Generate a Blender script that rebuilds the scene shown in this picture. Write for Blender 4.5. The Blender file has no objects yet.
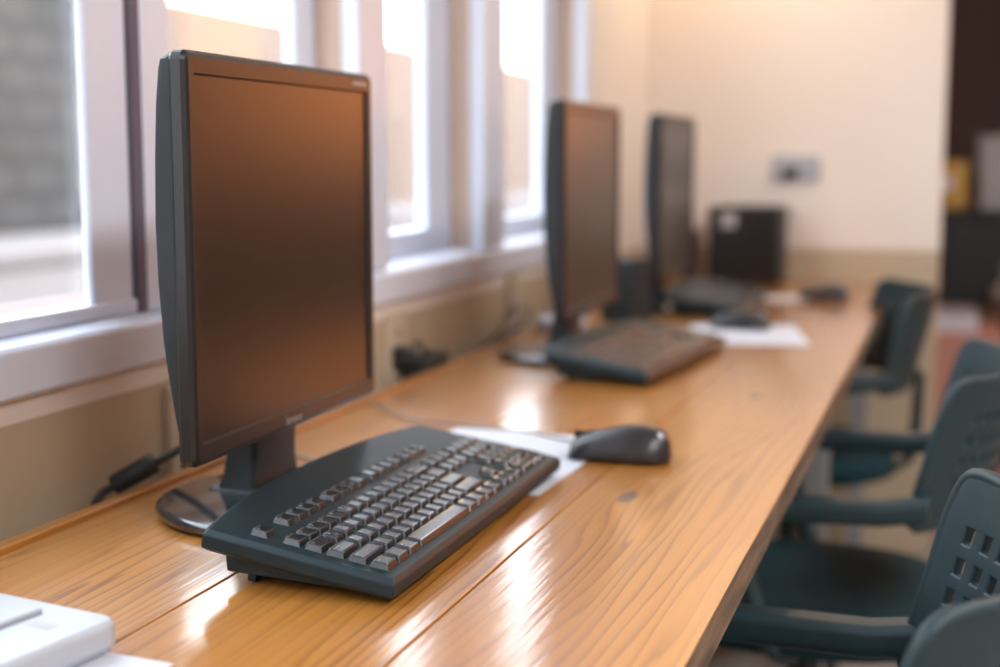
import bpy, bmesh, math, random
from mathutils import Vector, Matrix, Euler
R = math.radians
random.seed(4)
S = bpy.context.scene
COL = S.collection

# ------------------------------------------------------------------ camera
CAMZ = 1.092
cam = bpy.data.cameras.new('camera'); camo = bpy.data.objects.new('camera', cam); COL.objects.link(camo)
cam.sensor_width = 36; cam.lens = 50; cam.clip_start = 0.05; cam.clip_end = 200
PITCH = math.atan(178.5/1389); YAW = math.atan(465/1389*math.cos(PITCH))
camo.location = (0, 0, CAMZ); camo.rotation_euler = (R(90)-PITCH, 0, YAW)
cam.dof.use_dof = True; cam.dof.focus_distance = 1.12; cam.dof.aperture_fstop = 2.6
S.camera = camo
S.view_settings.view_transform = 'Standard'; S.view_settings.look = 'None'
S.view_settings.gamma = 1; S.view_settings.use_curve_mapping = False
S.view_settings.exposure = 0.0
S.cycles.max_bounces = 8; S.cycles.diffuse_bounces = 5; S.cycles.glossy_bounces = 4
S.cycles.transparent_max_bounces = 12; S.cycles.caustics_reflective = False
S.cycles.caustics_refractive = False; S.cycles.sample_clamp_indirect = 4
S.cycles.use_denoising = True

# ------------------------------------------------------------------ sky and lamps
w = bpy.data.worlds.new('overcast_sky'); S.world = w; w.use_nodes = True
nt = w.node_tree; nt.nodes.clear()
bg = nt.nodes.new('ShaderNodeBackground'); out = nt.nodes.new('ShaderNodeOutputWorld')
tc = nt.nodes.new('ShaderNodeTexCoord'); sp = nt.nodes.new('ShaderNodeSeparateXYZ')
rmp = nt.nodes.new('ShaderNodeValToRGB')
rmp.color_ramp.elements[0].position = 0.0; rmp.color_ramp.elements[0].color = (.95, .93, .95, 1)
rmp.color_ramp.elements[1].position = 0.6; rmp.color_ramp.elements[1].color = (.80, .88, 1.0, 1)
nt.links.new(tc.outputs['Generated'], sp.inputs[0]); nt.links.new(sp.outputs['Z'], rmp.inputs[0])
nt.links.new(rmp.outputs[0], bg.inputs[0]); bg.inputs[1].default_value = 8.0
nt.links.new(bg.outputs[0], out.inputs[0])

def area(name, loc, rot, size, power, col, sy=None):
    l = bpy.data.lights.new(name, 'AREA'); l.energy = power; l.color = col; l.size = size
    if sy: l.shape = 'RECTANGLE'; l.size_y = sy
    o = bpy.data.objects.new(name, l); COL.objects.link(o); o.location = loc; o.rotation_euler = rot
    return o
LAMPS = [(1.4, -.7), (1.4, 1.0), (1.4, 2.7)]
for (x, y) in LAMPS:
    area('ceiling_lamp_light', (x, y, 2.62), (0, 0, 0), .5, 62 if y < 0 else 25, (.95, .96, 1), 1.2)

pl = bpy.data.lights.new('added_warm_light', 'POINT'); pl.energy = 9; pl.color = (1, .72, .46); pl.shadow_soft_size = .07  # added warm fill that brightens the far corner and wall strip
plo = bpy.data.objects.new('added_warm_light', pl); COL.objects.link(plo); plo.location = (-.50, 3.66, 1.93)
# ------------------------------------------------------------------ materials
def mat(name, col=(.5, .5, .5), rough=.5, spec=.5, metal=0, coat=0, coat_r=.05, noise=0, nscale=20, bump=0, bscale=200, col2=None):
    m = bpy.data.materials.new(name); m.use_nodes = True
    t = m.node_tree; b = t.nodes['Principled BSDF']
    b.inputs['Base Color'].default_value = (*col, 1); b.inputs['Roughness'].default_value = rough
    b.inputs['Specular IOR Level'].default_value = spec; b.inputs['Metallic'].default_value = metal
    b.inputs['Coat Weight'].default_value = coat; b.inputs['Coat Roughness'].default_value = coat_r
    co = t.nodes.new('ShaderNodeTexCoord')
    if noise or col2:
        n = t.nodes.new('ShaderNodeTexNoise'); n.inputs['Scale'].default_value = nscale; n.inputs['Detail'].default_value = 4
        t.links.new(co.outputs['Object'], n.inputs['Vector'])
        mx = t.nodes.new('ShaderNodeMix'); mx.data_type = 'RGBA'
        c2 = col2 or tuple(max(0, c*(1-noise)) for c in col)
        mx.inputs[6].default_value = (*col, 1); mx.inputs[7].default_value = (*c2, 1)
        t.links.new(n.outputs['Fac'], mx.inputs[0]); t.links.new(mx.outputs[2], b.inputs['Base Color'])
    if bump:
        n2 = t.nodes.new('ShaderNodeTexNoise'); n2.inputs['Scale'].default_value = bscale; n2.inputs['Detail'].default_value = 3
        t.links.new(co.outputs['Object'], n2.inputs['Vector'])
        bp = t.nodes.new('ShaderNodeBump'); bp.inputs['Strength'].default_value = bump; bp.inputs['Distance'].default_value = .001
        t.links.new(n2.outputs['Fac'], bp.inputs['Height']); t.links.new(bp.outputs[0], b.inputs['Normal'])
    return m

M = {}
M['plastic'] = mat('black_plastic', (.006, .021, .028), .45, .4, noise=.2, nscale=60, bump=.15, bscale=900)
M['casing'] = mat('monitor_casing', (.015, .020, .023), .48, .4, noise=.15, nscale=40, bump=.1, bscale=900)
M['screen'] = mat('screen_panel', (.016, .012, .011), .30, .4, noise=.08, nscale=15)
M['bezel'] = mat('monitor_bezel', (.014, .013, .014), .36, .45, noise=.1, nscale=40)
M['glossy_black'] = mat('glossy_black_plastic', (.010, .016, .020), .10, .6, coat=.6, noise=.2, nscale=25)
M['key'] = mat('keycap_plastic', (.004, .013, .018), .24, .9, noise=.15, nscale=80)
M['legend'] = mat('printed_legend', (.55, .60, .60), .5)
M['well'] = mat('key_well', (.006, .012, .014), .6, noise=.1)
M['mouse'] = mat('mouse_plastic', (.022, .022, .026), .30, .6, noise=.15, nscale=50)
M['chair'] = mat('chair_plastic', (.014, .038, .047), .48, .5, noise=.15, nscale=40, bump=.25, bscale=500)
M['seat'] = mat('seat_fabric', (.011, .042, .052), .9, .2, noise=.3, nscale=200, bump=.4, bscale=800)
M['white_frame'] = mat('white_painted_aluminium', (.77, .83, .96), .35, .5, noise=.05, nscale=8)
M['groove'] = mat('rubber_seal', (.15, .12, .16), .7, noise=.1)
M['beige_jamb'] = mat('beige_jamb_paint', (.66, .50, .40), .6, noise=.08, nscale=10)
M['paper'] = mat('white_paper', (.62, .64, .70), .7, noise=.05, nscale=20)
M['white_plastic'] = mat('white_plastic', (.42, .45, .50), .35, noise=.04)
M['grey_plastic'] = mat('grey_plastic', (.42, .42, .42), .5, noise=.08)
M['steel'] = mat('grey_painted_steel', (.30, .31, .31), .4, metal=.3, noise=.1)
M['cable'] = mat('black_rubber_cable', (.020, .026, .030), .5, noise=.2)
M['cable_grey'] = mat('grey_cable', (.28, .24, .23), .5, noise=.1)
M['socket'] = mat('cream_socket_plastic', (.60, .50, .38), .45, noise=.05)
M['ceiling'] = mat('ceiling_paint', (.80, .82, .84), .8, noise=.04, nscale=4)
M['floor'] = mat('floor_tile', (.34, .31, .28), .5, noise=.15, nscale=3)
M['cabinet'] = mat('dark_brown_wood', (.055, .026, .022), .5, noise=.3, nscale=5)
M['navy'] = mat('dark_navy_laminate', (.020, .026, .034), .5, noise=.2, nscale=4)
M['pink'] = mat('pink_cardboard', (.55, .27, .21), .7, noise=.15, nscale=6)
M['brown'] = mat('brown_cardboard', (.16, .085, .05), .75, noise=.25, nscale=9)
M['gold'] = mat('gold_plastic', (.55, .36, .10), .35, metal=.5, noise=.1)
M['silver'] = mat('pale_highlight', (.75, .78, .90), .3, metal=.1, noise=.03)  # pale colour standing in for highlights on mouse and clock
M['ground'] = mat('yard_concrete', (.19, .15, .135), .9, col2=(.12, .095, .085), nscale=1.2)
M['ledge'] = mat('pale_kerb', (.26, .22, .21), .9, noise=.1, nscale=2)
M['flare_wall'] = mat('flare_tinted_wall', (.24, .165, .125), .9, noise=.2, nscale=.8)  # farther yard wall, paler tan because flare haze is put into the colour
M['lampwhite'] = mat('lamp_housing', (.8, .8, .8), .4, noise=.03)

def N(t, kind, **kw):
    n = t.nodes.new(kind)
    for k, v in kw.items(): setattr(n, k, v)
    return n
def mth(t, op, a, b=None, c=None):
    n = t.nodes.new('ShaderNodeMath'); n.operation = op
    for i, v in enumerate((a, b, c)):
        if v is None: continue
        if isinstance(v, (int, float)): n.inputs[i].default_value = v
        else: t.links.new(v, n.inputs[i])
    return n.outputs[0]

def diffuser():
    m = bpy.data.materials.new('lamp_diffuser'); m.use_nodes = True
    b = m.node_tree.nodes['Principled BSDF']
    b.inputs['Emission Color'].default_value = (1, .92, .84, 1); b.inputs['Emission Strength'].default_value = 2
    return m
M['diffuser'] = diffuser()
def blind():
    m = mat('added_glow_fabric', (.7, .30, .10), .9, noise=.1, nscale=30)
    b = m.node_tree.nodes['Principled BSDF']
    b.inputs['Emission Color'].default_value = (1, .33, .10, 1); b.inputs['Emission Strength'].default_value = 6.0  # emission of the added blind, tinting the screens orange
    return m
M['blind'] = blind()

def two_tone(name, z, top, low):
    m = bpy.data.materials.new(name); m.use_nodes = True; t = m.node_tree; b = t.nodes['Principled BSDF']
    g = N(t, 'ShaderNodeNewGeometry'); s = N(t, 'ShaderNodeSeparateXYZ'); t.links.new(g.outputs['Position'], s.inputs[0])
    f = mth(t, 'GREATER_THAN', s.outputs['Z'], z)
    n = N(t, 'ShaderNodeTexNoise'); n.inputs['Scale'].default_value = 2.5; n.inputs['Detail'].default_value = 5
    t.links.new(g.outputs['Position'], n.inputs['Vector'])
    mx = N(t, 'ShaderNodeMix', data_type='RGBA'); mx.inputs[6].default_value = (*low, 1); mx.inputs[7].default_value = (*top, 1)
    t.links.new(f, mx.inputs[0])
    m2 = N(t, 'ShaderNodeMix', data_type='RGBA', blend_type='MULTIPLY'); m2.inputs[7].default_value = (.93, .92, .90, 1)
    t.links.new(n.outputs['Fac'], m2.inputs[0]); t.links.new(mx.outputs[2], m2.inputs[6]); t.links.new(m2.outputs[2], b.inputs['Base Color'])
    b.inputs['Roughness'].default_value = .6
    return m
M['wall'] = two_tone('two_tone_wall_paint', .838, (.86, .79, .73), (.52, .415, .29))

def glass():
    m = bpy.data.materials.new('window_glass'); m.use_nodes = True; t = m.node_tree; t.nodes.clear()
    o = N(t, 'ShaderNodeOutputMaterial'); tr = N(t, 'ShaderNodeBsdfTransparent'); gl = N(t, 'ShaderNodeBsdfGlossy')
    gl.inputs['Roughness'].default_value = .02; tr.inputs[0].default_value = (.93, .95, .95, 1)
    fr = N(t, 'ShaderNodeLayerWeight'); fr.inputs['Blend'].default_value = .5
    fac = mth(t, 'MULTIPLY_ADD', mth(t, 'POWER', fr.outputs['Facing'], 5), .35, .04)
    mx = N(t, 'ShaderNodeMixShader'); t.links.new(fac, mx.inputs[0]); t.links.new(tr.outputs[0], mx.inputs[1]); t.links.new(gl.outputs[0], mx.inputs[2])
    t.links.new(mx.outputs[0], o.inputs[0]); return m
M['glass'] = glass()

def blocks():
    m = bpy.data.materials.new('concrete_block_wall'); m.use_nodes = True; t = m.node_tree; b = t.nodes['Principled BSDF']
    g = N(t, 'ShaderNodeNewGeometry'); s = N(t, 'ShaderNodeSeparateXYZ'); t.links.new(g.outputs['Position'], s.inputs[0])
    cb = N(t, 'ShaderNodeCombineXYZ'); t.links.new(s.outputs['Y'], cb.inputs[0]); t.links.new(s.outputs['Z'], cb.inputs[1])
    br = N(t, 'ShaderNodeTexBrick'); t.links.new(cb.outputs[0], br.inputs['Vector'])
    br.inputs['Color1'].default_value = (.080, .072, .068, 1); br.inputs['Color2'].default_value = (.10, .088, .084, 1); br.inputs['Mortar'].default_value = (.055, .05, .048, 1)
    br.inputs['Scale'].default_value = 1; br.inputs['Brick Width'].default_value = .42; br.inputs['Row Height'].default_value = .21; br.inputs['Mortar Size'].default_value = .025
    n = N(t, 'ShaderNodeTexNoise'); n.inputs['Scale'].default_value = 1.6; t.links.new(g.outputs['Position'], n.inputs['Vector'])
    m2 = N(t, 'ShaderNodeMix', data_type='RGBA', blend_type='MULTIPLY'); m2.inputs[7].default_value = (.55, .62, .60, 1)
    t.links.new(n.outputs['Fac'], m2.inputs[0]); t.links.new(br.outputs[0], m2.inputs[6]); t.links.new(m2.outputs[2], b.inputs['Base Color'])
    b.inputs['Roughness'].default_value = .95; return m
M['blocks'] = blocks()

def pine(name, dark=False):
    m = bpy.data.materials.new(name); m.use_nodes = True; t = m.node_tree; b = t.nodes['Principled BSDF']
    g = N(t, 'ShaderNodeTexCoord'); s = N(t, 'ShaderNodeSeparateXYZ'); t.links.new(g.outputs['Object'], s.inputs[0])
    X, Y, Z = s.outputs
    # plank index gives each plank its own offset
    idx = mth(t, 'ADD', mth(t, 'GREATER_THAN', X, -.557), mth(t, 'GREATER_THAN', X, -.358))
    def noise(sx, sy, sc=1, det=2, off=0):
        c = N(t, 'ShaderNodeCombineXYZ')
        t.links.new(mth(t, 'MULTIPLY', X, sx), c.inputs[0]); t.links.new(mth(t, 'MULTIPLY', Y, sy), c.inputs[1])
        t.links.new(mth(t, 'MULTIPLY_ADD', idx, 3.7, off), c.inputs[2])
        n = N(t, 'ShaderNodeTexNoise'); n.inputs['Scale'].default_value = sc; n.inputs['Detail'].default_value = det
        t.links.new(c.outputs[0], n.inputs['Vector']); return n.outputs['Fac']
    n1 = noise(4.5, .9, 1, 1.2); n2 = noise(30, 1.6, 1, 2, 9)
    ph = mth(t, 'ADD', mth(t, 'MULTIPLY', X, 84), mth(t, 'ADD', mth(t, 'MULTIPLY', n1, mth(t, 'MULTIPLY_ADD', mth(t, 'GREATER_THAN', X, -.358), 7, 5)), mth(t, 'MULTIPLY', n2, 4.5)))
    # the grain swells around the knots
    def knot(kx, ky, rx, ry, amp):
        dx = mth(t, 'DIVIDE', mth(t, 'SUBTRACT', X, kx), rx); dy = mth(t, 'DIVIDE', mth(t, 'SUBTRACT', Y, ky), ry)
        r2 = mth(t, 'ADD', mth(t, 'MULTIPLY', dx, dx), mth(t, 'MULTIPLY', dy, dy))
        return mth(t, 'MULTIPLY', mth(t, 'EXPONENT', mth(t, 'MULTIPLY', r2, -1)), amp), r2
    KN = [(-.309, 1.339, .040, .22, 2.6), (-.27, 1.97, .035, .2, -2.2), (-.22, 1.17, .07, .45, 3.0)]
    for k in KN:
        a, _ = knot(*k); ph = mth(t, 'ADD', ph, a)
    fr = mth(t, 'FRACT', ph)
    ring = mth(t, 'POWER', fr, 3.2)                     # soft earlywood, sharp latewood
    fade = mth(t, 'MULTIPLY', mth(t, 'MINIMUM', mth(t, 'MULTIPLY', mth(t, 'SUBTRACT', 1, fr), 9), 1), ring)
    fine = noise(260, 5, 1, 2, 2)
    big = noise(3, .8, 1, 2, 20)
    cr = N(t, 'ShaderNodeValToRGB'); e = cr.color_ramp.elements
    e[0].position = .2; e[0].color = (.44, .165, .022, 1); e[1].position = .8; e[1].color = (.60, .275, .055, 1)
    t.links.new(big, cr.inputs[0])
    mx = N(t, 'ShaderNodeMix', data_type='RGBA'); mx.inputs[7].default_value = (.13, .030, .006, 1)
    t.links.new(cr.outputs[0], mx.inputs[6])
    amt = noise(13, 1.8, 1, 2, 31)
    t.links.new(mth(t, 'MULTIPLY', fade, mth(t, 'MINIMUM', mth(t, 'MAXIMUM', mth(t, 'MULTIPLY_ADD', amt, 3.6, -1.1), .16), 1)), mx.inputs[0])
    m2 = N(t, 'ShaderNodeMix', data_type='RGBA', blend_type='MULTIPLY'); m2.inputs[7].default_value = (.78, .72, .66, 1)
    t.links.new(fine, m2.inputs[0]); t.links.new(mx.outputs[2], m2.inputs[6])
    last = m2.outputs[2]
    for (kx, ky, rx, ry) in [(-.309, 1.339, .011, .030), (-.27, 1.97, .010, .030), (-.255, 1.12, .006, .05)]:
        _, r2 = knot(kx, ky, rx, ry, 1)
        f = mth(t, 'MULTIPLY', mth(t, 'MAXIMUM', mth(t, 'SUBTRACT', 1, r2), 0), .9 if ry < .04 else .5)
        m3 = N(t, 'ShaderNodeMix', data_type='RGBA'); m3.inputs[7].default_value = (.055, .032, .028, 1) if ry < .04 else (.30, .12, .05, 1)
        t.links.new(mth(t, 'MINIMUM', mth(t, 'MULTIPLY', f, 1.6), 1), m3.inputs[0]); t.links.new(last, m3.inputs[6]); last = m3.outputs[2]
    t.links.new(last, b.inputs['Base Color'])
    b.inputs['Roughness'].default_value = .42; b.inputs['Specular IOR Level'].default_value = .4
    b.inputs['Coat Weight'].default_value = 1.0; b.inputs['Coat Roughness'].default_value = .13; b.inputs['Coat IOR'].default_value = 1.5
    bp = N(t, 'ShaderNodeBump'); bp.inputs['Strength'].default_value = .55; bp.inputs['Distance'].default_value = .0012
    w1 = noise(130, 4, 1, 3, 5); w2 = noise(7, 2, 1, 2, 8)
    h = mth(t, 'ADD', mth(t, 'MULTIPLY', w1, .30), mth(t, 'ADD', mth(t, 'MULTIPLY', w2, 1.5), mth(t, 'MULTIPLY', fade, -.03)))
    t.links.new(h, bp.inputs['Height']); t.links.new(bp.outputs[0], b.inputs['Coat Normal'])
    return m
M['pine'] = pine('varnished_pine')
def shaded_raw_edge():  # raw wood tone with the shadow on the room-side edge mixed in
    m = bpy.data.materials.new('shaded_sawn_edge'); m.use_nodes = True; t = m.node_tree; b = t.nodes['Principled BSDF']
    g = N(t, 'ShaderNodeTexCoord'); mp = N(t, 'ShaderNodeMapping'); mp.inputs['Scale'].default_value = (20, 5, 60)
    t.links.new(g.outputs['Object'], mp.inputs[0]); n = N(t, 'ShaderNodeTexNoise'); n.inputs['Scale'].default_value = 1; n.inputs['Detail'].default_value = 6
    n.inputs['Distortion'].default_value = 1.0
    t.links.new(mp.outputs[0], n.inputs['Vector']); cr = N(t, 'ShaderNodeValToRGB'); e = cr.color_ramp.elements
    e[0].position = .35; e[0].color = (.085, .055, .038, 1); e[1].position = .7; e[1].color = (.30, .19, .11, 1)
    t.links.new(n.outputs['Fac'], cr.inputs[0]); t.links.new(cr.outputs[0], b.inputs['Base Color']); b.inputs['Roughness'].default_value = .6
    return m
M['shaded_raw_edge'] = shaded_raw_edge()

# ------------------------------------------------------------------ helpers
def link(name, me, parent=None, smooth=False):
    o = bpy.data.objects.new(name, me); COL.objects.link(o)
    if parent: o.parent = parent
    if smooth:
        for p in me.polygons: p.use_smooth = True
    return o
def fin(name, bm, m, parent=None, smooth=False, bevel=0, seg=2, loc=None, rot=None):
    bmesh.ops.recalc_face_normals(bm, faces=bm.faces)
    me = bpy.data.meshes.new(name); bm.to_mesh(me); bm.free()
    for x in (m if isinstance(m, (list, tuple)) else [m]): me.materials.append(x)
    o = link(name, me, parent, smooth)
    if bevel:
        b = o.modifiers.new('bevel', 'BEVEL'); b.width = bevel; b.segments = seg; b.limit_method = 'ANGLE'; b.angle_limit = R(35)
        for p in me.polygons: p.use_smooth = True
        w_ = o.modifiers.new('wn', 'WEIGHTED_NORMAL'); w_.keep_sharp = False
    if loc: o.location = loc
    if rot: o.rotation_euler = rot
    return o
def box(bm, a, b, mi=0):
    x0, y0, z0 = a; x1, y1, z1 = b
    v = [bm.verts.new(p) for p in ((x0, y0, z0), (x1, y0, z0), (x1, y1, z0), (x0, y1, z0), (x0, y0, z1), (x1, y0, z1), (x1, y1, z1), (x0, y1, z1))]
    fs = [bm.faces.new([v[i] for i in q]) for q in ((0, 3, 2, 1), (4, 5, 6, 7), (0, 1, 5, 4), (1, 2, 6, 5), (2, 3, 7, 6), (3, 0, 4, 7))]
    for f in fs: f.material_index = mi
    return fs
def boxo(name, a, b, m, parent=None, bevel=0, seg=2):
    bm = bmesh.new(); box(bm, a, b); return fin(name, bm, m, parent, bevel=bevel, seg=seg)
def tube(bm, pts, r, n=10, cap=True):
    """swept tube through pts (Catmull-Rom smoothed), r a number or list"""
    P = [Vector(p) for p in pts]; out_ = []; rr = []
    rs = r if isinstance(r, (list, tuple)) else [r]*len(P)
    if len(P) > 2:
        for i in range(len(P)-1):
            p0, p1, p2, p3 = P[max(i-1, 0)], P[i], P[i+1], P[min(i+2, len(P)-1)]
            for k in range(6):
                s = k/6
                out_.append(.5*((2*p1)+(p2-p0)*s+(2*p0-5*p1+4*p2-p3)*s*s+(3*p1-p0-3*p2+p3)*s**3)); rr.append(rs[i]+(rs[i+1]-rs[i])*s)
        out_.append(P[-1]); rr.append(rs[-1])
    else: out_ = P; rr = list(rs)
    rings = []; up = Vector((0, 0, 1)); prev = None
    for i, p in enumerate(out_):
        d = (out_[min(i+1, len(out_)-1)]-out_[max(i-1, 0)]).normalized()
        if prev is None:
            a = d.cross(up) if abs(d.z) < .95 else d.cross(Vector((1, 0, 0)))
        else: a = prev-d*prev.dot(d)
        a.normalize(); prev = a; b = d.cross(a)
        rings.append([bm.verts.new(p+(a*math.cos(6.28318*k/n)+b*math.sin(6.28318*k/n))*rr[i]) for k in range(n)])
    for i in range(len(rings)-1):
        for k in range(n): bm.faces.new((rings[i][k], rings[i][(k+1) % n], rings[i+1][(k+1) % n], rings[i+1][k]))
    if cap: bm.faces.new(rings[0][::-1]); bm.faces.new(rings[-1])
def tubeo(name, pts, r, m, parent=None, n=10):
    bm = bmesh.new(); tube(bm, pts, r, n); return fin(name, bm, m, parent, smooth=True)
def loft(bm, rings, cap=True, mi=0):
    V = [[bm.verts.new(p) for p in r] for r in rings]; n = len(V[0])
    for i in range(len(V)-1):
        for k in range(n):
            f = bm.faces.new((V[i][k], V[i][(k+1) % n], V[i+1][(k+1) % n], V[i+1][k])); f.material_index = mi
    if cap:
        bm.faces.new(V[0][::-1]).material_index = mi; bm.faces.new(V[-1]).material_index = mi
    return V
def lathe(bm, prof, n=48):
    loft(bm, [[(r*math.cos(6.28318*k/n), r*math.sin(6.28318*k/n), z) for k in range(n)] for r, z in prof])
def rrect(w_, h_, r, z, n=4, cx=0, cy=0):
    pts = []
    for (sx, sy, a0) in ((1, 1, 0), (-1, 1, 90), (-1, -1, 180), (1, -1, 270)):
        for k in range(n+1):
            a = R(a0+90*k/n); pts.append((cx+sx*(w_/2-r)+r*math.cos(a), cy+sy*(h_/2-r)+r*math.sin(a), z))
    return pts
def empty(name, loc, rz=0, label=None, cat=None, group=None):
    o = bpy.data.objects.new(name, None); COL.objects.link(o); o.location = loc; o.rotation_euler = (0, 0, rz)
    o.empty_display_size = .05
    if label: tag(o, label, cat, group)
    return o
def tag(o, label, cat, group=None):
    o['label'] = label; o['category'] = cat
    if group: o['group'] = group
    return o
def struct(o): o['kind'] = 'structure'; return o
def copy_tree(o, parent=None):
    c = o.copy(); COL.objects.link(c)
    if parent: c.parent = parent
    for ch in [x for x in KIDS.get(o.name, [])]: copy_tree(ch, c)
    return c
KIDS = {}
def index_kids():
    KIDS.clear()
    for o in COL.objects:
        if o.parent: KIDS.setdefault(o.parent.name, []).append(o)
_tc = {}
def text_mesh(s, size, depth=0):
    k = (s, size)
    if k in _tc: return _tc[k]
    c = bpy.data.curves.new('t', 'FONT'); c.body = s; c.size = size; c.extrude = depth; c.resolution_u = 2
    o = bpy.data.objects.new('t', c); COL.objects.link(o)
    bpy.context.view_layer.update()
    me = bpy.data.meshes.new_from_object(o.evaluated_get(bpy.context.evaluated_depsgraph_get()))
    bpy.data.objects.remove(o); bpy.data.curves.remove(c); _tc[k] = me; return me
def bake(o):
    """apply the object's modifiers to its mesh"""
    bpy.context.view_layer.update()
    me = bpy.data.meshes.new_from_object(o.evaluated_get(bpy.context.evaluated_depsgraph_get()))
    o.modifiers.clear(); o.data = me

# ------------------------------------------------------------------ the room
XW = -.85
Y0, Y1 = -1.6, 3.9
struct(boxo('floor', (-1.0, Y0, -.1), (4.0, 8.0, 0), M['floor']))
struct(boxo('ceiling', (-1.0, Y0, 2.7), (4.0, 8.0, 2.8), M['ceiling']))
struct(boxo('wall_back', (-1.0, Y0-.1, 0), (4.0, Y0, 2.7), M['wall']))
struct(boxo('wall_right', (3.9, Y0, 0), (4.0, 8.0, 2.7), M['wall']))
bm = bmesh.new()
for a, b in (((-.98, 7.9, 0), (3.9, 8.0, 1.2)), ((-.98, 7.9, 2.3), (3.9, 8.0, 2.7)), ((-.98, 7.9, 1.2), (.7, 8.0, 2.3)), ((2.8, 7.9, 1.2), (3.9, 8.0, 2.3))): box(bm, a, b)
struct(fin('wall_hall', bm, M['wall']))
wh = empty('window_9', (1.75, 7.95, 1.2)); struct(wh)  # window added out of view to carry the glowing blind
for a, b in (((-1.05, -.03, 0), (-.99, .03, 1.1)), ((.99, -.03, 0), (1.05, .03, 1.1)), ((-.03, -.03, 0), (.03, .03, 1.1)), ((-1.05, -.03, 0), (1.05, .03, .06)), ((-1.05, -.03, 1.04), (1.05, .03, 1.1))):
    boxo('window_frame', a, b, M['white_frame'], wh)
boxo('glass', (-1.0, -.003, .05), (1.0, .001, 1.05), M['glass'], wh)
# added out-of-view glowing blind that puts an orange glow on the screens
bl = empty('added_glow_blind', (1.75, 7.86, 1.15), 0, 'unseen glowing orange blind added in the back room to warm the screens', 'blind')
boxo('fabric', (-1.09, -.002, 0), (1.09, .002, 1.16), M['blind'], bl); boxo('bottom_bar', (-1.09, -.008, -.02), (1.09, .008, .004), M['white_frame'], bl, bevel=.003)
bm = bmesh.new(); tube(bm, [(-1.1, 0, 1.18), (1.1, 0, 1.18)], .028, 16); fin('roller', bm, M['white_frame'], bl, smooth=False)
struct(boxo('wall_far', (XW, Y1, 0), (-.055, Y1+.14, 2.7), M['wall'], bevel=.004))
struct(boxo('wall_side', (-.98, Y1+.14, 0), (-.86, 8.0, 2.7), M['wall']))
SILL = .865; WTOP = 2.15
POSTS = [(-1.6, -.85), (-.36, -.22), (.26, .36), (.80, .87), (1.345, 1.405), (1.89, 2.0), (2.45, 2.58), (3.17, 3.24)]
bm = bmesh.new()
box(bm, (XW-.13, Y0, 0), (XW, Y1+.14, SILL)); box(bm, (XW-.13, Y0, WTOP), (XW, Y1+.14, 2.7)); box(bm, (XW-.13, 3.24, SILL), (XW, Y1+.14, WTOP)); box(bm, (XW-.13, Y0, SILL), (XW, -.92, WTOP))
struct(fin('wall_left', bm, M['wall']))
# window sill board: one long profiled board under all the windows
bm = bmesh.new()
prof = [(-.98, .862), (-.842, .862), (-.838, .866), (-.838, .908), (-.842, .913), (-.86, .918), (-.98, .918)]
loft(bm, [[(x, y, z) for x, z in prof] for y in (-1.0, 3.26)])
struct(fin('trim_1', bm, M['white_frame'], bevel=.002))
# windows: a fixed post, head, and a sash with its own stile, rails, pane
for i in range(1, len(POSTS)-0):
    if i == 0: continue
    ya, yb = POSTS[i-1][1], POSTS[i][0]; pb = POSTS[i][1]
    flush = (i == 4)
    wn = empty('window_%d' % i, (XW, ya, SILL)); struct(wn)
    def W(name, a, b, m, par=wn, bev=.003):
        bm = bmesh.new(); box(bm, (a[0]-XW, a[1]-ya, a[2]-SILL), (b[0]-XW, b[1]-ya, b[2]-SILL)); return fin(name, bm, m, par, bevel=bev)
    W('post', (-.922 if flush else -.955, yb, .918), (-.845 if not flush else -.862, pb, WTOP), M['white_frame'])
    W('head', (-.975, ya, WTOP-.05), (-.86, yb, WTOP), M['white_frame'])
    xs = -.868 if flush else -.912          # front face of the sliding sash
    sw = .08 if flush else (.065 if i == 5 else .115)
    yb2 = yb-.016 if flush else yb-.003
    if flush: W('seal', (-.915, yb-.0155, .918), (-.8615, yb+.001, WTOP-.05), M['groove'])
    else: W('jamb', (xs+.001, yb-.004, .918), (-.872, yb+.0005, WTOP-.05), M['beige_jamb'], bev=0)
    sa = W('sash', (xs-(.012 if flush else .022), yb2-sw, .93), (xs, yb2, WTOP-.052), M['white_frame'], bev=.006)
    W('rail', (xs-.03, ya+.002, .918), (xs+.004, yb2, .935 if flush else .962), M['white_frame'])
    W('rail', (xs-.03, ya+.002, WTOP-.09), (xs, yb2-sw, WTOP-.052), M['white_frame'])
    W('sash', (xs-.03, ya+.002, .93), (xs, ya+.032, WTOP-.052), M['white_frame'])
    W('glass', (xs-.017, ya+.03, .95), (xs-.013, yb2-sw+.004, WTOP-.08), M['glass'], bev=0)
# outside: yard and a concrete block wall
struct(boxo('yard', (-30, -12, .35), (-.985, 45, .50), M['ground']))
struct(boxo('wall_outside', (-5.9, -4, .5), (-5.6, 8.5, 2.26), M['blocks']))
struct(boxo('wall_flare_tinted', (-5.95, 8.5, .5), (-5.58, 40, 2.22), M['flare_wall']))  # continues the block wall, with flare haze painted as tan
struct(boxo('kerb_strip', (-5.6, -4, .5), (-4.6, 40, .60), M['ledge'], bevel=.02))

# ceiling panel lamps
for (x, y) in LAMPS:
    cl = empty('ceiling_light', (x, y, 2.70), 0, 'white rectangular ceiling panel lamp above the room', 'ceiling light', 'ceiling panel lamps')
    boxo('housing', (-.3, -.65, -.045), (.3, .65, 0), M['lampwhite'], cl, bevel=.005)
    boxo('diffuser', (-.27, -.62, -.05), (.27, .62, -.044), M['diffuser'], cl)

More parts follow.
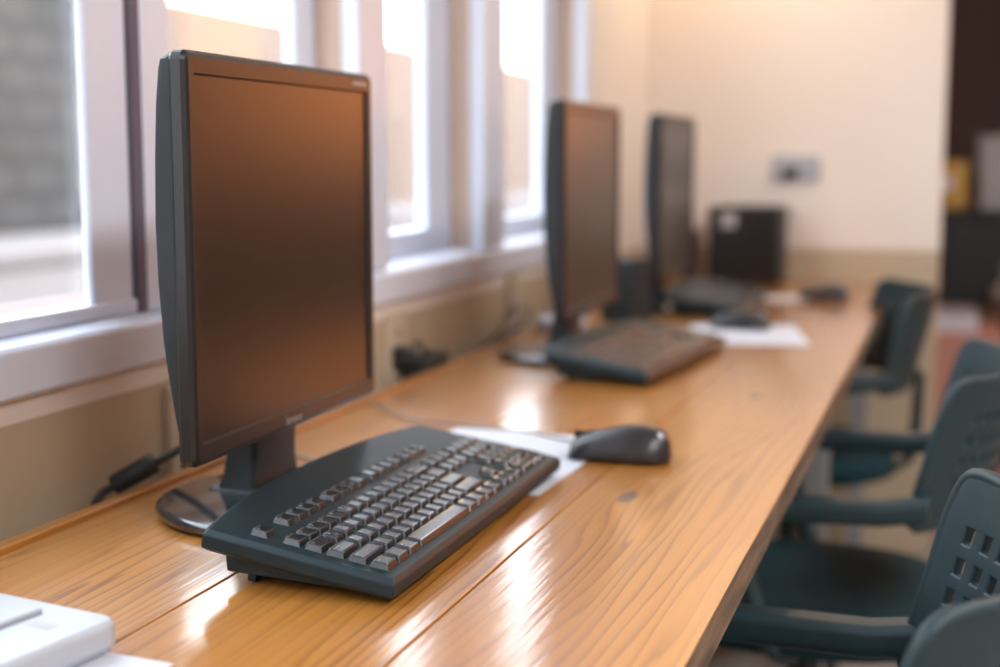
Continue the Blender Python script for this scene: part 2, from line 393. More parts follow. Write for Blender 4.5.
wl = empty('added_fill_lamp', (-.50, 3.90, 1.95), 0, 'unseen brass fill lamp added high on the far wall above the computer case', 'lamp')
bm = bmesh.new(); tube(bm, [(0, 0, 0), (0, -.02, 0)], .045, 24); fin('wall_plate', bm, M['gold'], wl)  # body of the unseen lamp added to light the far corner
tubeo('arm', [(0, -.015, 0), (0, -.12, .06), (0, -.22, .11), (0, -.24, .09)], .007, M['gold'], wl)
bm = bmesh.new(); lathe(bm, [(.03, .10), (.10, .085), (.14, .06), (.137, .06), (.098, .080), (.028, .095)], 32); fin('lamp_shade', bm, M['gold'], wl, smooth=True, loc=(0, -.24, 0))

# ------------------------------------------------------------------ the long desk
DZ = .75
desk = empty('desk', (0, 0, 0), 0, 'long varnished pine plank desk running under the windows to the far wall', 'desk')
for a, b in ((-.775, -.5577), (-.5563, -.3587), (-.3573, -.165)):
    bm = bmesh.new(); box(bm, (a+.0004, -.9, DZ-.034), (b-.0004, 3.895, DZ))
    if b > -.2:
        for f in bm.faces:
            if f.normal.x > .5 or f.calc_center_median().x > -.17: f.material_index = 1
    fin('plank', bm, [M['pine'], M['shaded_raw_edge']], desk, bevel=.0009, seg=2)
boxo('back_lip', (-.792, -.9, DZ-.034), (-.776, 3.895, DZ+.005), M['pine'], desk, bevel=.002)
for y in (-.4, 1.27, 2.6, 3.75):
    for x in (-.74, -.24):
        boxo('leg', (x-.022, y-.022, 0), (x+.022, y+.022, DZ-.075), M['steel'], desk, bevel=.003)
    boxo('crossbar', (-.76, y-.022, DZ-.075), (-.20, y+.022, DZ-.0345), M['steel'], desk, bevel=.003)

# ------------------------------------------------------------------ monitor
def make_monitor(label, group=None):
    root = empty('monitor', (0, 0, DZ), 0, label, 'monitor', group)
    Wd, zb, zt = .398, .078, .428         # width, bottom and top of the screen case above the desk
    H = zt-zb
    # local: x along the screen, y away from the viewer, z up; the front face lies at y = 0
    head = bmesh.new()
    # front frame (rim with recess)
    def ring(w_, h_, r, y):
        return [(p[0]+Wd/2, y, p[1]+(zb+zt)/2) for p in rrect(w_, h_, r, 0, 4)]
    sc_w, sc_h = Wd-.030, H-.040
    rs = [ring(Wd-.004, H-.004, .006, .016), ring(Wd, H, .008, .013), ring(Wd, H, .008, .0045), ring(Wd-.005, H-.005, .006, .0012), ring(Wd-.012, H-.012, .004, 0), ring(sc_w+.003, sc_h+.003, .003, 0), ring(sc_w, sc_h, .002, .0025), ring(sc_w-.001, sc_h-.001, .002, .0045)]
    loft(head, rs, cap=False)
    fin('bezel', head, M['bezel'], root, smooth=False, bevel=0)
    bm = bmesh.new(); box(bm, (Wd/2-sc_w/2-.002, .003, (zb+zt)/2-sc_h/2-.002), (Wd/2+sc_w/2+.002, .0075, (zb+zt)/2+sc_h/2+.002)); fin('screen', bm, M['screen'], root)
    # back shell: depth profile by height (full, bulging in the upper half, tapering to the bottom)
    bm = bmesh.new(); rings = []
    zs = [0, .02, .06, .12, .2, .3, .45, .6, .75, .88, .96, .985, 1]
    dp = [.016, .0185, .0215, .0255, .030, .0345, .038, .039, .0375, .035, .032, .030, .024]
    for s, d in zip(zs, dp):
        z = zb+.002+s*(H-.004); ins = .0035 if 0 < s < 1 else .006
        x0, x1 = ins, Wd-ins; t = .010
        rings.append([(x0, .0125, z), (x0, max(.0135, d-t), z), (x0+t*.3, d-t*.35, z), (x0+t, d, z), (Wd*.5, d+.012*min(1, s*5, (1-s)*5), z), (x1-t, d, z), (x1-t*.3, d-t*.35, z), (x1, max(.0135, d-t), z), (x1, .0125, z)])
    loft(bm, rings)
    fin('back_shell', bm, M['casing'], root, bevel=.0012)
    # a shallow joint line between front frame and shell
    bm = bmesh.new(); loft(bm, [ring(Wd-.005, H-.005, .006, .0126), ring(Wd-.005, H-.005, .006, .0166)]); fin('joint_strip', bm, M['well'], root)
    me = text_mesh('lenovo', .013).copy(); me.materials.clear(); me.materials.append(M['grey_plastic'])
    lg = link('logo', me, root); lg.location = (Wd*.5-.028, -.0006, zb+.006); lg.rotation_euler = (R(90), 0, 0); lg['label'] = 'small grey lettering on the lower bezel'
    boxo('corner_mark', (Wd-.055, -.0005, zt-.0125), (Wd-.020, .0005, zt-.0098), M['grey_plastic'], root)
    # neck
    nx = Wd*.5+.030
    bm = bmesh.new()
    loft(bm, [[(p[0]+nx, p[1]+yo, z) for p in rrect(w_, d_, .006, 0, 3)] for z, w_, d_, yo in ((.014, .108, .040, .060), (.03, .100, .034, .058), (.07, .094, .030, .054), (.13, .092, .028, .050), (.20, .092, .024, .046))])
    fin('neck', bm, M['casing'], root, bevel=.002)
    bm = bmesh.new(); loft(bm, [[(p[0]+nx, p[1]+.060, z) for p in rrect(w_, w_*.5, .012, 0, 4)] for z, w_ in ((.0135, .118), (.0150, .117), (.0165, .110))])
    fin('neck_collar', bm, M['casing'], root, bevel=.001)
    bm = bmesh.new(); lathe(bm, [(.114, .0), (.123, .003), (.125, .009), (.1235, .0118), (.121, .0133), (.118, .0138), (.05, .0140), (.002, .0140)], 64)
    fin('base', bm, M['glossy_black'], root, bevel=.0005, loc=(nx-.050, .004, 0))
    return root
mon = make_monitor('nearest black computer monitor, large at the left beside the keyboard in focus')
index_kids()
MROT = R(90)+R(2.0)
mons = [mon, copy_tree(mon), copy_tree(mon)]
# the screen faces +x: local x runs along +y of the room
for o, (x, y, a) in zip(mons, ((-.606, 1.010, 1.0), (-.585, 2.08, 1.0), (-.595, 2.85, 0.5))):
    o.location = (x, y, DZ); o.rotation_euler = (0, 0, R(90+a))
for o in mons[1:]:
    for c in COL.objects:
        if c.parent == o and c.name.startswith('base'): c.location.y += .032
mons[1]['label'] = 'blurred second black monitor, standing in the middle of the row'
mons[2]['label'] = 'third black monitor, farthest of the row beside the far wall'

# ------------------------------------------------------------------ keyboard
KU = .019
def keycap_mesh(wu, hu=1, legend=None, lshape=False):
    w_, h_ = wu*KU-.0012, hu*KU-.0012
    bm = bmesh.new()
    T = .0085
    rings = [rrect(w_, h_, .0012, 0, 2), rrect(w_-.0012, h_-.0012, .0012, .003, 2), rrect(w_-.0042, h_-.0045, .0016, T-.0006, 2, 0, .0006), rrect(w_-.0054, h_-.0057, .0014, T, 2, 0, .0006), rrect(w_-.009, h_-.009, .001, T-.0004, 2, 0, .0006)]
    loft(bm, rings)
    me = bpy.data.meshes.new('keycap'); bmesh.ops.recalc_face_normals(bm, faces=bm.faces)
    if legend:
        tm = text_mesh(legend, .0046 if len(legend) == 1 else .0026)
        off = len(bm.verts); bm2 = bmesh.new(); bm2.from_mesh(tm)
        for v in bm2.verts: v.co += Vector((-w_/2+.0038, h_/2-.0066, T-.00005))
        tmp = bpy.data.meshes.new('x'); bm2.to_mesh(tmp); bm2.free()
        n0 = len(bm.faces); bm.from_mesh(tmp); bm.faces.ensure_lookup_table()
        for f in bm.faces[n0:]: f.material_index = 1
        bpy.data.meshes.remove(tmp)
    bm.to_mesh(me); bm.free(); me.materials.append(M['key']); me.materials.append(M['legend'])
    for p in me.polygons: p.use_smooth = False
    return me
def make_keyboard(label, group=None):
    root = empty('keyboard', (0, 0, DZ), 0, label, 'keyboard', group)
    L = .462; x0 = .0145; TH = .0185
    tilt = R(6.5)
    fr = .011                                   # front rim depth
    rowv = [fr+KU*(i+.5) for i in range(5)]      # ctrl row .. number row
    fv = fr+KU*5+.010+KU*.5
    # body outline, arched at the back
    N_ = 28; out_ = [(0, 0), (L, 0)]
    def back(s): return .167+.026*math.sin(math.pi*min(1, max(0, s)))**.75
    pts = [(.0, .0), (L, .0)] + [(L-L*k/N_, back(1-k/N_)) for k in range(N_+1)]
    cxm, cym = L/2, .09
    def lay(ins, z):
        r_ = []
        for (x, y) in pts:
            dx, dy = x-cxm, y-cym; r_.append((cxm+dx*(1-ins/abs(cxm)), cym+dy*(1-ins/.09), z))
        return r_
    bm = bmesh.new(); loft(bm, [lay(.006, 0), lay(.0, .004), lay(0, TH-.004), lay(.0035, TH)])
    body = fin('body', bm, [M['plastic'], M['well']], root)
    # wells
    cut = bmesh.new()
    xm = x0; xn = x0+15*KU+.006; xp = xn+3*KU+.006
    g = .0012
    def well(a, b, c, d): box(cut, (a-g, c-g, TH-.0055), (b+g, d+g, TH+.02))
    kb, kt = fr, fr+5*KU
    well(xm, xm+15*KU, kb, kt)
    well(xm, xm+KU, fv-KU/2, fv+KU/2)
    for st in (2, 6.5, 11): well(xm+st*KU, xm+(st+4)*KU, fv-KU/2, fv+KU/2)
    well(xn, xn+3*KU, fv-KU/2, fv+KU/2)
    well(xn, xn+3*KU, kb+3*KU, kt); well(xn, xn+3*KU, kb, kb+KU-2*g); well(xn+KU, xn+2*KU, kb+KU-g*.9, kb+2*KU)
    well(xp, xp+4*KU, kb, kt)
    for k in range(3): box(cut, (xp+.014+k*.017, fv-.007, TH-.003), (xp+.022+k*.017, fv-.002, TH+.01))
    cme = bpy.data.meshes.new('cut'); bmesh.ops.recalc_face_normals(cut, faces=cut.faces); cut.to_mesh(cme); cut.free(); cme.materials.append(M['well'])
    co = bpy.data.objects.new('cut', cme); COL.objects.link(co)
    md = body.modifiers.new('b', 'BOOLEAN'); md.operation = 'DIFFERENCE'; md.solver = 'EXACT'; md.object = co
    try: md.material_mode = 'TRANSFER'
    except Exception: pass
    bake(body); bpy.data.objects.remove(co)
    bv = body.modifiers.new('bevel', 'BEVEL'); bv.width = .0012; bv.segments = 2; bv.limit_method = 'ANGLE'; bv.angle_limit = R(40)
    # lower shell, standing proud below the body; two feet
    for a_, b_ in ((.012, .085), (L-.085, L-.018)):
        bm = bmesh.new(); loft(bm, [[(x_, .035, .001), (x_, .035, -.003), (x_, .148, -.0155), (x_, .152, .001)] for x_ in (a_, b_)]); fin('lower_shell', bm, M['plastic'], root, bevel=.003)
    for sx in (.022, L-.052): 
        boxo('foot', (sx, .126, -.0225), (sx+.030, .134, -.005), M['plastic'], root, bevel=.001)
    KZ = TH-.0035
    cache = {}
    def key(name, x, v, wu=1, hu=1, leg=None):
        k = (wu, hu, leg)
        if k not in cache: cache[k] = keycap_mesh(wu, hu, leg)
        o = link(name, cache[k], root); o.location = (x+wu*KU/2, v, KZ); return o
    rows = [
        [('control_key', 1.25, 'Ctrl'), ('system_key', 1.25, None), ('alt_key', 1.25, 'Alt'), ('spacebar', 6.25, None), ('alt_key', 1.25, 'Alt'), ('system_key', 1.25, None), ('menu_key', 1.25, None), ('control_key', 1.25, 'Ctrl')],
        [('shift_key', 2.25, 'Shift')] + [('letter_key', 1, c) for c in 'ZXCVBNM,./'] + [('shift_key', 2.75, 'Shift')],
        [('caps_lock_key', 1.75, 'Caps Lock')] + [('letter_key', 1, c) for c in "ASDFGHJKL;'"] + [('enter_key', 2.25, 'Enter')],
        [('tab_key', 1.5, 'Tab')] + [('letter_key', 1, c) for c in 'QWERTYUIOP[]'] + [('backslash_key', 1.5, '\\')],
        [('number_key', 1, c) for c in '`1234567890-='] + [('backspace_key', 2, 'Backspace')]]
    for r_, row in enumerate(rows):
        x = xm
        for nm, wu, lg in row: key(nm, x, rowv[r_], wu, 1, lg); x += wu*KU
    key('escape_key', xm, fv, 1, 1, 'Esc')
    n_ = 1
    for st in (2, 6.5, 11):
        for k in range(4): key('function_key', xm+(st+k)*KU, fv, 1, 1, 'F%d' % n_); n_ += 1
    for k, s in enumerate(('PrtSc', 'ScrLk', 'Pause')): key('system_key', xn+k*KU, fv, 1, 1, s)
    for r_, row in ((4, ('Ins', 'Home', 'PgUp')), (3, ('Del', 'End', 'PgDn'))):
        for k, s in enumerate(row): key('navigation_key', xn+k*KU, rowv[r_], 1, 1, s)
    for k in range(3): key('arrow_key', xn+k*KU, rowv[0], 1, 1, '<v>'[k])
    key('arrow_key', xn+KU, rowv[1], 1, 1, '^')
    for r_, row in ((4, ('Num', '/', '*', '-')), (3, '789'), (2, '456'), (1, '123')):
        for k, s in enumerate(row): key('keypad_key', xp+k*KU, rowv[r_], 1, 1, s)
    key('keypad_key', xp, rowv[0], 2, 1, '0'); key('keypad_key', xp+2*KU, rowv[0], 1, 1, '.')
    key('keypad_key', xp+3*KU, rowv[2]+KU/2, 1, 2, '+'); key('keypad_key', xp+3*KU, rowv[0]+KU/2, 1, 2, 'Enter')
    root['tilt'] = tilt
    del root['tilt']
    return root
kbd = make_keyboard('nearest black computer keyboard in sharp focus, in front of the large monitor')
index_kids()
kbs = [kbd, copy_tree(kbd), copy_tree(kbd)]
for o, (x, y, a) in zip(kbs, ((-.400, .944, 0), (-.432, 1.99, -5), (-.43, 2.90, 1))):
    o.location = (x, y, DZ+.003); o.rotation_euler = (R(9), 0, R(90+a))
kbs[1]['label'] = 'blurred black keyboard in front of the second monitor'
kbs[2]['label'] = 'farthest black keyboard, near the far end of the desk'

# ------------------------------------------------------------------ mouse
def make_mouse(label):
    root = empty('mouse', (0, 0, DZ), 0, label, 'computer mouse')
    # local: nose towards -x, tail towards +x, length .115
    bm = bmesh.new(); rings = []
    prof = [(-.057, .006, .018, .010), (-.055, .014, .024, .013), (-.046, .0205, .028, .018), (-.030, .0255, .0295, .0245), (-.010, .0305, .030, .0305), (.010, .0345, .0305, .0345), (.028, .035, .031, .0355), (.042, .0325, .029, .033), (.051, .027, .024, .027), (.056, .019, .017, .019), (.058, .008, .009, .011)]
    n = 24
    for x, h_, w_, top in prof:
        r_ = []
        for k in range(n):
            a = 6.28318*k/n; c, s = math.cos(a), math.sin(a)
            yy = w_*math.copysign(abs(c)**.75, c)
            zz = .0045+ (h_)*(abs(s)**.8) if s > 0 else .0045-.004*abs(s)**.3
            r_.append((x+(.002 if s > 0 else 0), yy*(1-.12*max(0, s)), zz))
        rings.append(r_)
    loft(bm, rings); fin('body', bm, M['mouse'], root, smooth=True)
    bm = bmesh.new(); tube(bm, [(-.030, -.0035, .0235), (-.030, .0035, .0235)], .0070, 16); fin('scroll_wheel', bm, M['cable'], root, smooth=False)
    boxo('button_seam', (-.052, -.0005, .018), (-.034, .0005, .0295), M['well'], root)
    bm = bmesh.new(); bmesh.ops.create_uvsphere(bm, u_segments=16, v_segments=8, radius=.0038); fin('highlight_dot', bm, M['silver'], root, smooth=True, loc=(.047, -.013, .030))  # pale dot modelled in place of a specular highlight on the shell
    return root
mse = make_mouse('nearest black computer mouse, on the desk at the end of the sharp keyboard')
index_kids()
mss = [mse, copy_tree(mse), copy_tree(mse)]
for o, (x, y, a) in zip(mss, ((-.358, 1.508, 4), (-.41, 2.74, 0), (-.305, 3.36, 5))): o.location = (x, y, DZ+.0012); o.rotation_euler = (0, 0, R(a))
mss[1]['label'] = 'black mouse on the white paper beside the second keyboard'
mss[2]['label'] = 'farthest black mouse, near the far end of the desk'

# ------------------------------------------------------------------ papers
def sheet(name, w_, h_, loc, rz, label, cat='paper', group=None, m='paper', th=.0008):
    bm = bmesh.new(); nx, ny = 8, 10
    top = []
    for i in range(nx+1):
        for j in range(ny+1):
            x, y = w_*(i/nx-.5), h_*(j/ny-.5)
            top.append(bm.verts.new((x, y, .0006*abs(math.sin(x*30)*math.cos(y*25)))))
    for i in range(nx):
        for j in range(ny): bm.faces.new((top[i*(ny+1)+j], top[(i+1)*(ny+1)+j], top[(i+1)*(ny+1)+j+1], top[i*(ny+1)+j+1]))
    o = fin(name, bm, M[m], None, loc=loc, rot=(0, 0, rz)); sm = o.modifiers.new('s', 'SOLIDIFY'); sm.thickness = .0004
    return tag(o, label, cat, group)
sheet('paper_sheet', .21, .297, (-.495, 1.466, DZ+.0007), R(-2), 'white paper sheet lying under the end of the nearest keyboard and mouse')
sheet('paper_sheet', .21, .30, (-.385, 2.66, DZ+.0007), R(12), 'white paper sheet under the mouse beside the second keyboard')
sheet('paper_sheet', .10, .14, (-.40, 3.36, DZ+.0007), R(20), 'small white paper slip beside the farthest mouse')

# ------------------------------------------------------------------ white objects at the near left corner
t = empty('white_tray', (-.652, .737, DZ+.0015), R(-10), 'white plastic case with a dark slot at the near left corner of the desk', 'case')
bm = bmesh.new(); loft(bm, [rrect(.19, .15, .012, 0, 5), rrect(.20, .16, .014, .006, 5), rrect(.20, .16, .014, .020, 5), rrect(.194, .154, .012, .024, 5)])
fin('shell', bm, M['white_plastic'], t, bevel=.0015)
boxo('slot', (.055, .035, .0235), (.075, .045, .0243), M['grey_plastic'], t)
boxo('lid_step', (-.095, -.06, .0235), (.045, .06, .028), M['white_plastic'], t, bevel=.002)
sheet('paper_sheet', .20, .18, (-.60, .705, DZ+.0007), R(-4), 'grey white paper sheet under the white case at the near left corner')

# ------------------------------------------------------------------ cables and wall fittings
t = empty('monitor_cable', (-.80, 1.27, DZ), 0, 'thick black monitor cable with ferrite bead hanging behind the nearest monitor', 'cable')
def rel(o, pts): return [(p[0]-o.location.x, p[1]-o.location.y, p[2]-o.location.z) for p in pts]
c1 = [(-.660, 1.20, .88), (-.70, 1.235, .835), (-.75, 1.245, .797), (-.785, 1.229, .775)]
tubeo('cord', rel(t, c1), .0042, M['cable'], t)
tubeo('cord', rel(t, [(-.825, 1.209, .750), (-.832, 1.20, .744), (-.836, 1.19, .728), (-.836, 1.185, .69), (-.834, 1.18, .45)]), .0042, M['cable'], t)
bm = bmesh.new(); a, b = Vector((-.785, 1.229, .776)), Vector((-.824, 1.210, .752)); d = (b-a)
tube(bm, rel(t, [a, a+d*.06, a+d*.5, a+d*.94, b]), [.0085, .0108, .0112, .0108, .0085], 20); fin('ferrite_bead', bm, M['cable'], t, smooth=True)
t = empty('power_cable', (-.82, 1.36, DZ), 0, 'short black power cord drooping behind the back lip under the nearest monitor', 'cable')
tubeo('cord', rel(t, [(-.66, 1.3, .88), (-.76, 1.34, .80), (-.815, 1.36, .765), (-.828, 1.35, .72), (-.828, 1.34, .5)]), .0035, M['cable'], t)
o = tubeo('keyboard_cable', [(-.585, 1.30, .775), (-.62, 1.34, .757), (-.66, 1.375, .7535), (-.71, 1.40, .7530), (-.77, 1.45, .757), (-.797, 1.47, .768), (-.82, 1.48, .74)], .0016, M['cable_grey']); tag(o, 'thin grey cable crossing the desk between the keyboard and the nearest monitor', 'cable')
o = tubeo('mouse_cable', [(-.409, 1.540, .760), (-.44, 1.575, .7535), (-.50, 1.61, .7535), (-.58, 1.625, .7535), (-.66, 1.64, .7535), (-.72, 1.69, .7535), (-.77, 1.75, .757), (-.797, 1.78, .768), (-.82, 1.80, .73)], .0015, M['cable_grey']); tag(o, 'thin grey mouse cable running from the nearest mouse to the back lip', 'cable')
o = tubeo('mouse_cable', [(-.466, 2.745, .760), (-.50, 2.76, .7535), (-.56, 2.73, .7535), (-.60, 2.66, .7535)], .0015, M['cable_grey']); tag(o, 'thin cable of the mouse on the middle paper sheet', 'cable')

def socket(y, z, label, wall='left', plug=False, w_=.075, x=None):
    if wall == 'left': s = empty('wall_socket', (XW, y, z), R(90), label, 'socket')
    else: s = empty('wall_socket', (x, Y1, z), 0, label, 'socket')
    m = M['socket'] if wall == 'left' else M['white_plastic']
    h_ = .115 if wall == 'left' else .07
    bm = bmesh.new(); 
    loft(bm, [[(p[0], -q, p[1]) for p in rrect(w_-i, h_-i, .006, 0, 3)] for q, i in ((0, 0), (.007, 0), (.010, .005))])
    fin('plate', bm, m, s, bevel=.001)
    for zz in (-.022, .022) if wall == 'left' else (0,):
        for xx in (-.007, .007): boxo('slot', (xx-.0015, -.0106, zz-.006), (xx+.0015, -.0098, zz+.006), M['well'], s)
    if plug:
        bm = bmesh.new(); loft(bm, [[(p[0]-.012, -q, p[1]-.012) for p in rrect(w2, h2, .004, 0, 3)] for q, w2, h2 in ((.011, .036, .030), (.034, .034, .028), (.042, .018, .016))]); fin('plug', bm, M['cable'], s, bevel=.001)
    return s
socket(1.385, .775, 'cream wall socket low on the tan wall behind the nearest monitor')
socket(2.02, .79, 'cream wall socket between first and second monitor, nearer of the two', plug=True)
socket(2.64, .80, 'cream wall socket just before the second monitor', plug=False)
socket(0, 1.055, 'white wall socket with a dark plug on the far cream wall', wall='far', plug=True, w_=.13, x=-.44)
t = empty('power_adapter', (-.818, 2.08, DZ-.03), 0, 'dark power adapter wedged between back lip and wall under window', 'adapter')
bm = bmesh.new(); loft(bm, [rrect(.040, .12, .008, z, 4) for z in (0, .004, .045, .05)]); fin('casing', bm, M['cable'], t, bevel=.002)
tubeo('cord', [(0, .0, .05), (.0, -.02, .07), (.0, -.05, .05), (.0, -.06, -.2)], .003, M['cable'], t)
boxo('bracket', (-.029, -.055, .0), (-.018, .055, .02), M['steel'], t)
for k, (dy, dz) in enumerate(((0, 0), (.05, .012), (.1, -.008))):
    o = tubeo('wall_cable', [(-.838, 2.62+dy, .79+dz), (-.815, 2.52+dy, .775+dz), (-.806, 2.40+dy, .762+dz*.5), (-.815, 2.30+dy, .74), (-.83, 2.24+dy, .70)], .0035, M['cable_grey' if k == 1 else 'cable'])
    tag(o, 'dark cable sagging behind the back lip before the second monitor' if k != 1 else 'grey cable sagging behind the back lip between two dark cables', 'cable', 'dark cables behind the back lip' if k != 1 else None)
# white round puck beside the second monitor's base
t = empty('cable_puck', (-.735, 2.60, DZ), 0, 'round white plastic cable puck at the back of the desk behind second monitor', 'cable box')
bm = bmesh.new(); lathe(bm, [(.046, 0), (.050, .004), (.050, .022), (.046, .028), (.01, .030), (.002, .030)], 40); fin('casing', bm, M['white_plastic'], t, smooth=True)
boxo('port', (-.008, -.0405, .008), (.008, -.038, .016), M['well'], t)
# small speaker beyond the second monitor
t = empty('desktop_speaker', (-.655, 2.80, DZ), R(70), 'small black desktop speaker standing just beyond the second monitor', 'speaker')
bm = bmesh.new(); loft(bm, [rrect(.075-i, .085-i, .010, z, 4, 0, s*.0) for z, i, s in ((0, .004, 0), (.004, 0, 0), (.126, .004, 1), (.130, .010, 1))]); fin('cabinet', bm, M['casing'], t, bevel=.0015)
boxo('grille', (-.030, -.0455, .012), (.030, -.041, .118), M['cable'], t, bevel=.002)
# dark upright computer case against the far wall
t = empty('computer_case', (-.55, 3.79, DZ), 0, 'dark upright box shaped computer case against the far wall', 'computer case')
boxo('shell', (-.095, -.075, .004), (.095, .095, .205), M['casing'], t, bevel=.005)
boxo('front_panel', (-.088, -.082, .012), (.088, -.0745, .198), M['screen'], t, bevel=.003)
boxo('pale_patch', (-.060, -.084, .150), (-.020, -.0815, .190), M['grey_plastic'], t, bevel=.001)  # pale raised square at the upper left of the panel
for sx in (-.07, .07): boxo('foot', (sx-.012, -.05, 0), (sx+.012, .07, .005), M['cable'], t)
# small dark router between third monitor and case
t = empty('router', (-.685, 3.70, DZ), R(5), 'small dark brown upright router between the third monitor and the computer case', 'router')
boxo('shell', (-.02, -.06, 0), (.02, .06, .14), M['cabinet'], t, bevel=.004); boxo('stand', (-.03, -.04, 0), (.03, .04, .008), M['cabinet'], t)

# ------------------------------------------------------------------ chairs
def make_chair(label, group=None):
    root = empty('office_chair', (0, 0, 0), 0, label, 'chair', group)
    # local: front towards -y, width along x
    Wc = .44
    us = [-Wc/2, -Wc/2+.012, -Wc/2+.026]
    u = us[-1]; k = 0
    while u < Wc/2-.022-.024:
        us.append(u+.0105); us.append(u+.0105+.0135); u = us[-1]
    us.append(Wc/2-.012); us.append(Wc/2)
    us = sorted(us)
    vs = [0, .010, .024]; v = .024
    for _ in range(5): vs += [v+.014, v+.028]; v += .028
    vs += [.180, .195]
    H = .195
    bm = bmesh.new(); G = {}
    def shell(uu, vv):
        a = uu/(Wc/2); y = .235+.050*(vv/H)-.085*abs(a)**2.2
        z = .617+vv
        # round the corners
        rr = .012
        ex = max(0, abs(uu)-(Wc/2-rr))
        drop = rr-math.sqrt(max(0, rr*rr-ex*ex))
        if vv > .16: z -= drop*(vv-.16)/.035
        if vv < .024: z += drop*(1-vv/.024)
        return (uu*(1-.02*(1-vv/H)), y, z)
    for i, uu in enumerate(us):
        for j, vv in enumerate(vs): G[i, j] = bm.verts.new(shell(uu, vv))
    for i in range(len(us)-1):
        for j in range(len(vs)-1):
            hole = 2 <= i < len(us)-3 and (i-2) % 2 == 0 and 2 <= j < len(vs)-3 and (j-2) % 2 == 0
            if not hole: bm.faces.new((G[i, j], G[i+1, j], G[i+1, j+1], G[i, j+1]))
    o = fin('backrest', bm, M['chair'], root)
    s = o.modifiers.new('s', 'SOLIDIFY'); s.thickness = .011; s.offset = 0
    b = o.modifiers.new('b', 'BEVEL'); b.width = .0025; b.segments = 2; b.limit_method = 'ANGLE'; b.angle_limit = R(50)
    bake(o)
    for p in o.data.polygons: p.use_smooth = True
    o.modifiers.new('wn', 'WEIGHTED_NORMAL')
    # rim around the top and sides
    rim = [shell(-Wc/2, q) for q in (.02, .09, .16)] + [shell(q*Wc/2, .194) for q in (-.95, -.7, -.35, 0, .35, .7, .95)] + [shell(Wc/2, q) for q in (.16, .09, .02)]
    tubeo('back_rim', rim, .0066, M['chair'], root)
    # seat
    bm = bmesh.new()
    def se(w_, d_, z, yo=0):
        return [(w_/2*math.copysign(abs(math.cos(a))**.75, math.cos(a)), yo+d_/2*math.copysign(abs(math.sin(a))**.75, math.sin(a)), z) for a in [6.28318*k/40 for k in range(40)]]
    loft(bm, [se(.36, .35, .425), se(.42, .41, .435), se(.44, .43, .455), se(.435, .425, .472), se(.40, .39, .483), se(.25, .25, .484), se(.05, .05, .482)])
    fin('seat', bm, M['seat'], root, smooth=True)
    # spine joining seat and back
    bm = bmesh.new()
    loft(bm, [[(p[0], y+p[1]*ky, z+p[1]*kz) for p in rrect(.07, .014, .004, 0, 2)] for y, z, ky, kz in ((.10, .418, 0, 1), (.20, .420, 0, 1), (.245, .45, 1, .4), (.258, .52, 1, 0), (.262, .64, 1, 0))])
    fin('spine', bm, M['chair'], root, bevel=.002)
    for sx in (-1, 1):
        X = sx*(Wc/2+.004)
        pts = [(X*.985, .178, .655), (X*1.01, .12, .645), (X*1.03, .02, .643), (X*1.03, -.09, .643), (X*1.01, -.13, .635)]
        bm = bmesh.new(); 
        rings = []
        for (x, y, z) in pts: rings.append([(x+p[0], y, z+p[1]) for p in rrect(.040, .032, .010, 0, 3)])
        loft(bm, rings); arm = fin('armrest', bm, M['chair'], root, bevel=.002)
        tubeo('arm_support', [(X*1.02, -.06, .635), (X*1.02, -.05, .56), (X*.98, -.02, .46), (X*.70, 0, .418), (X*.3, 0, .412)], .013, M['chair'], root)
    bm = bmesh.new(); lathe(bm, [(.045, .085), (.042, .12), (.024, .13), (.024, .38), (.06, .40), (.11, .418), (.11, .426)], 24); fin('column', bm, M['casing'], root, smooth=False)
    for k in range(5):
        a = 6.28318*k/5+.3; c, s_ = math.cos(a), math.sin(a)
        bm = bmesh.new(); tube(bm, [(c*.03, s_*.03, .105), (c*.14, s_*.14, .095), (c*.27, s_*.27, .068)], [.022, .018, .013], 10); leg = fin('leg', bm, M['casing'], root, smooth=True)
        bm = bmesh.new(); px, py = c*.27, s_*.27
        tube(bm, [(px-s_*.016, py+c*.016, .028), (px+s_*.016, py-c*.016, .028)], .0275, 16); tube(bm, [(px, py, .03), (px, py, .075)], .006, 8); fin('caster', bm, M['cable'], leg)
    return root
ch = make_chair('nearest black plastic chair with square perforations, at the lower right corner')
index_kids()
chs = [ch, copy_tree(ch), copy_tree(ch)]
for o, (x, y, a) in zip(chs, ((-.200, 1.075, -93), (-.195, 2.0, -92), (-.33, 2.98, -80))):
    o.location = (x, y, 0); o.rotation_euler = (0, 0, R(a))
chs[1]['label'] = 'black plastic armchair, second along the desk, right of the mouse and paper'
chs[2]['label'] = 'farthest dark chair tucked against the desk end near the far wall'

# ------------------------------------------------------------------ the room beyond the far wall
t = empty('wardrobe', (.12, 7.45, 0), 0, 'tall dark brown cupboard in the back room at the right', 'cupboard')
boxo('carcass', (-.5, -.25, .05), (.5, .3, 2.5), M['cabinet'], t, bevel=.005)
for sx in (-.495, .005): 
    d = boxo('door', (sx, -.27, .08), (sx+.49, -.25, 2.47), M['cabinet'], t, bevel=.004)
    boxo('handle', (sx+(.43 if sx < 0 else .04), -.295, 1.0), (sx+(.45 if sx < 0 else .06), -.27, 1.2), M['steel'], d)
boxo('plinth', (-.47, -.22, 0), (.47, .28, .05), M['cabinet'], t)
t = empty('sideboard', (.42, 5.75, 0), 0, 'dark navy low cabinet beyond the end of the far wall', 'cabinet')
boxo('carcass', (-.52, -.22, .06), (.52, .22, .86), M['navy'], t, bevel=.004)
boxo('top', (-.53, -.23, .86), (.53, .23, .885), M['navy'], t, bevel=.003)
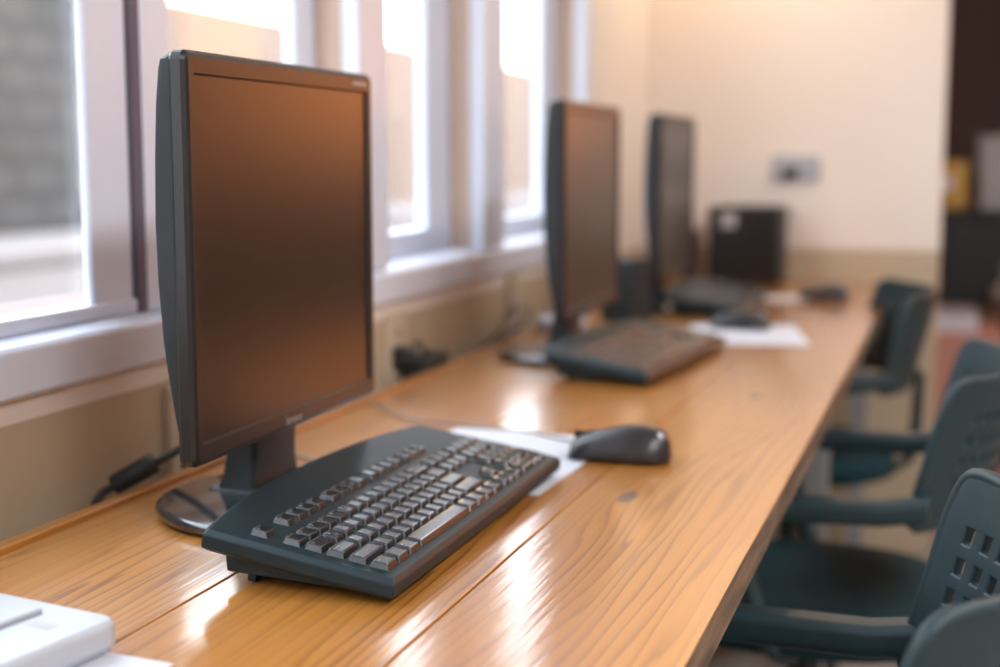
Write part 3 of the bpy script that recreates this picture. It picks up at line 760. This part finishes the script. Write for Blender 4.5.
for sx in (-.51, .005):
    d = boxo('door', (sx, -.235, .40), (sx+.505, -.22, .85), M['navy'], t, bevel=.003); boxo('handle', (sx+.24, -.25, .60), (sx+.27, -.235, .70), M['steel'], d)
    d = boxo('drawer', (sx, -.235, .08), (sx+.505, -.22, .39), M['cable'], t, bevel=.003); boxo('handle', (sx+.20, -.25, .24), (sx+.30, -.235, .25), M['steel'], d)
t = empty('white_carton', (.12, 5.72, .885), R(4), 'upright white carton on the dark cabinet at the right edge', 'box')
boxo('box', (-.06, -.06, 0), (.06, .06, .275), M['white_plastic'], t, bevel=.003); boxo('flap', (-.061, -.061, .262), (.061, .0, .278), M['grey_plastic'], t)
t = empty('alarm_clock', (-.062, 5.56, .885), 0, 'yellow framed table clock with a pale highlight disc for a face on the dark cabinet', 'clock')
boxo('frame', (-.045, -.012, 0), (.075, .03, .185), M['gold'], t, bevel=.01)
bm = bmesh.new(); tube(bm, [(-.010, -.022, .10), (-.010, -.010, .10)], .034, 32); fin('face', bm, M['silver'], t)  # pale disc painted as an out-of-focus highlight on the frame
t = empty('paper_stack', (-.0, 5.1, 0), R(3), 'pale blue white stack of paper on a pink box in the back room', 'paper')
t.location = (-.03, 4.72, .535); boxo('sheets', (-.085, -.13, 0), (.085, .13, .055), M['paper'], t, bevel=.002); boxo('cover', (-.087, -.132, .055), (.087, .132, .058), M['white_plastic'], t)
t = empty('pink_box', (-.01, 4.72, 0), R(3), 'tall pink cardboard box standing behind the second chair', 'box')
boxo('body', (-.14, -.17, 0), (.14, .17, .51), M['pink'], t, bevel=.004)
boxo('lid', (-.145, -.175, .47), (.145, .175, .535), M['pink'], t, bevel=.004)
t = empty('brown_carton', (.23, 5.2, 0), R(-8), 'brown cardboard carton in front of the dark cabinet', 'box')
boxo('body', (-.14, -.14, 0), (.14, .14, .56), M['brown'], t, bevel=.004); boxo('tape', (-.025, -.141, .30), (.025, .141, .562), M['gold'], t)
t = empty('grey_bag', (.24, 5.2, .562), 0, 'crumpled grey bag on top of the brown carton', 'bag')
bm = bmesh.new(); bmesh.ops.create_icosphere(bm, subdivisions=4, radius=1)
rnd = random.Random(3)
for v in bm.verts:
    n_ = math.sin(v.co.x*7+1)*math.sin(v.co.y*6+2)*math.sin(v.co.z*8)*.12
    v.co = Vector((v.co.x*.13, v.co.y*.11, max(0, (v.co.z+.75)*.06)))*(1+n_)
fin('sack', bm, M['grey_plastic'], t, smooth=True)
bm = bmesh.new(); tube(bm, [(-.04, 0, .095), (-.02, 0, .135), (.02, 0, .135), (.04, 0, .095)], .005, 8); fin('handle', bm, M['grey_plastic'], t, smooth=True)
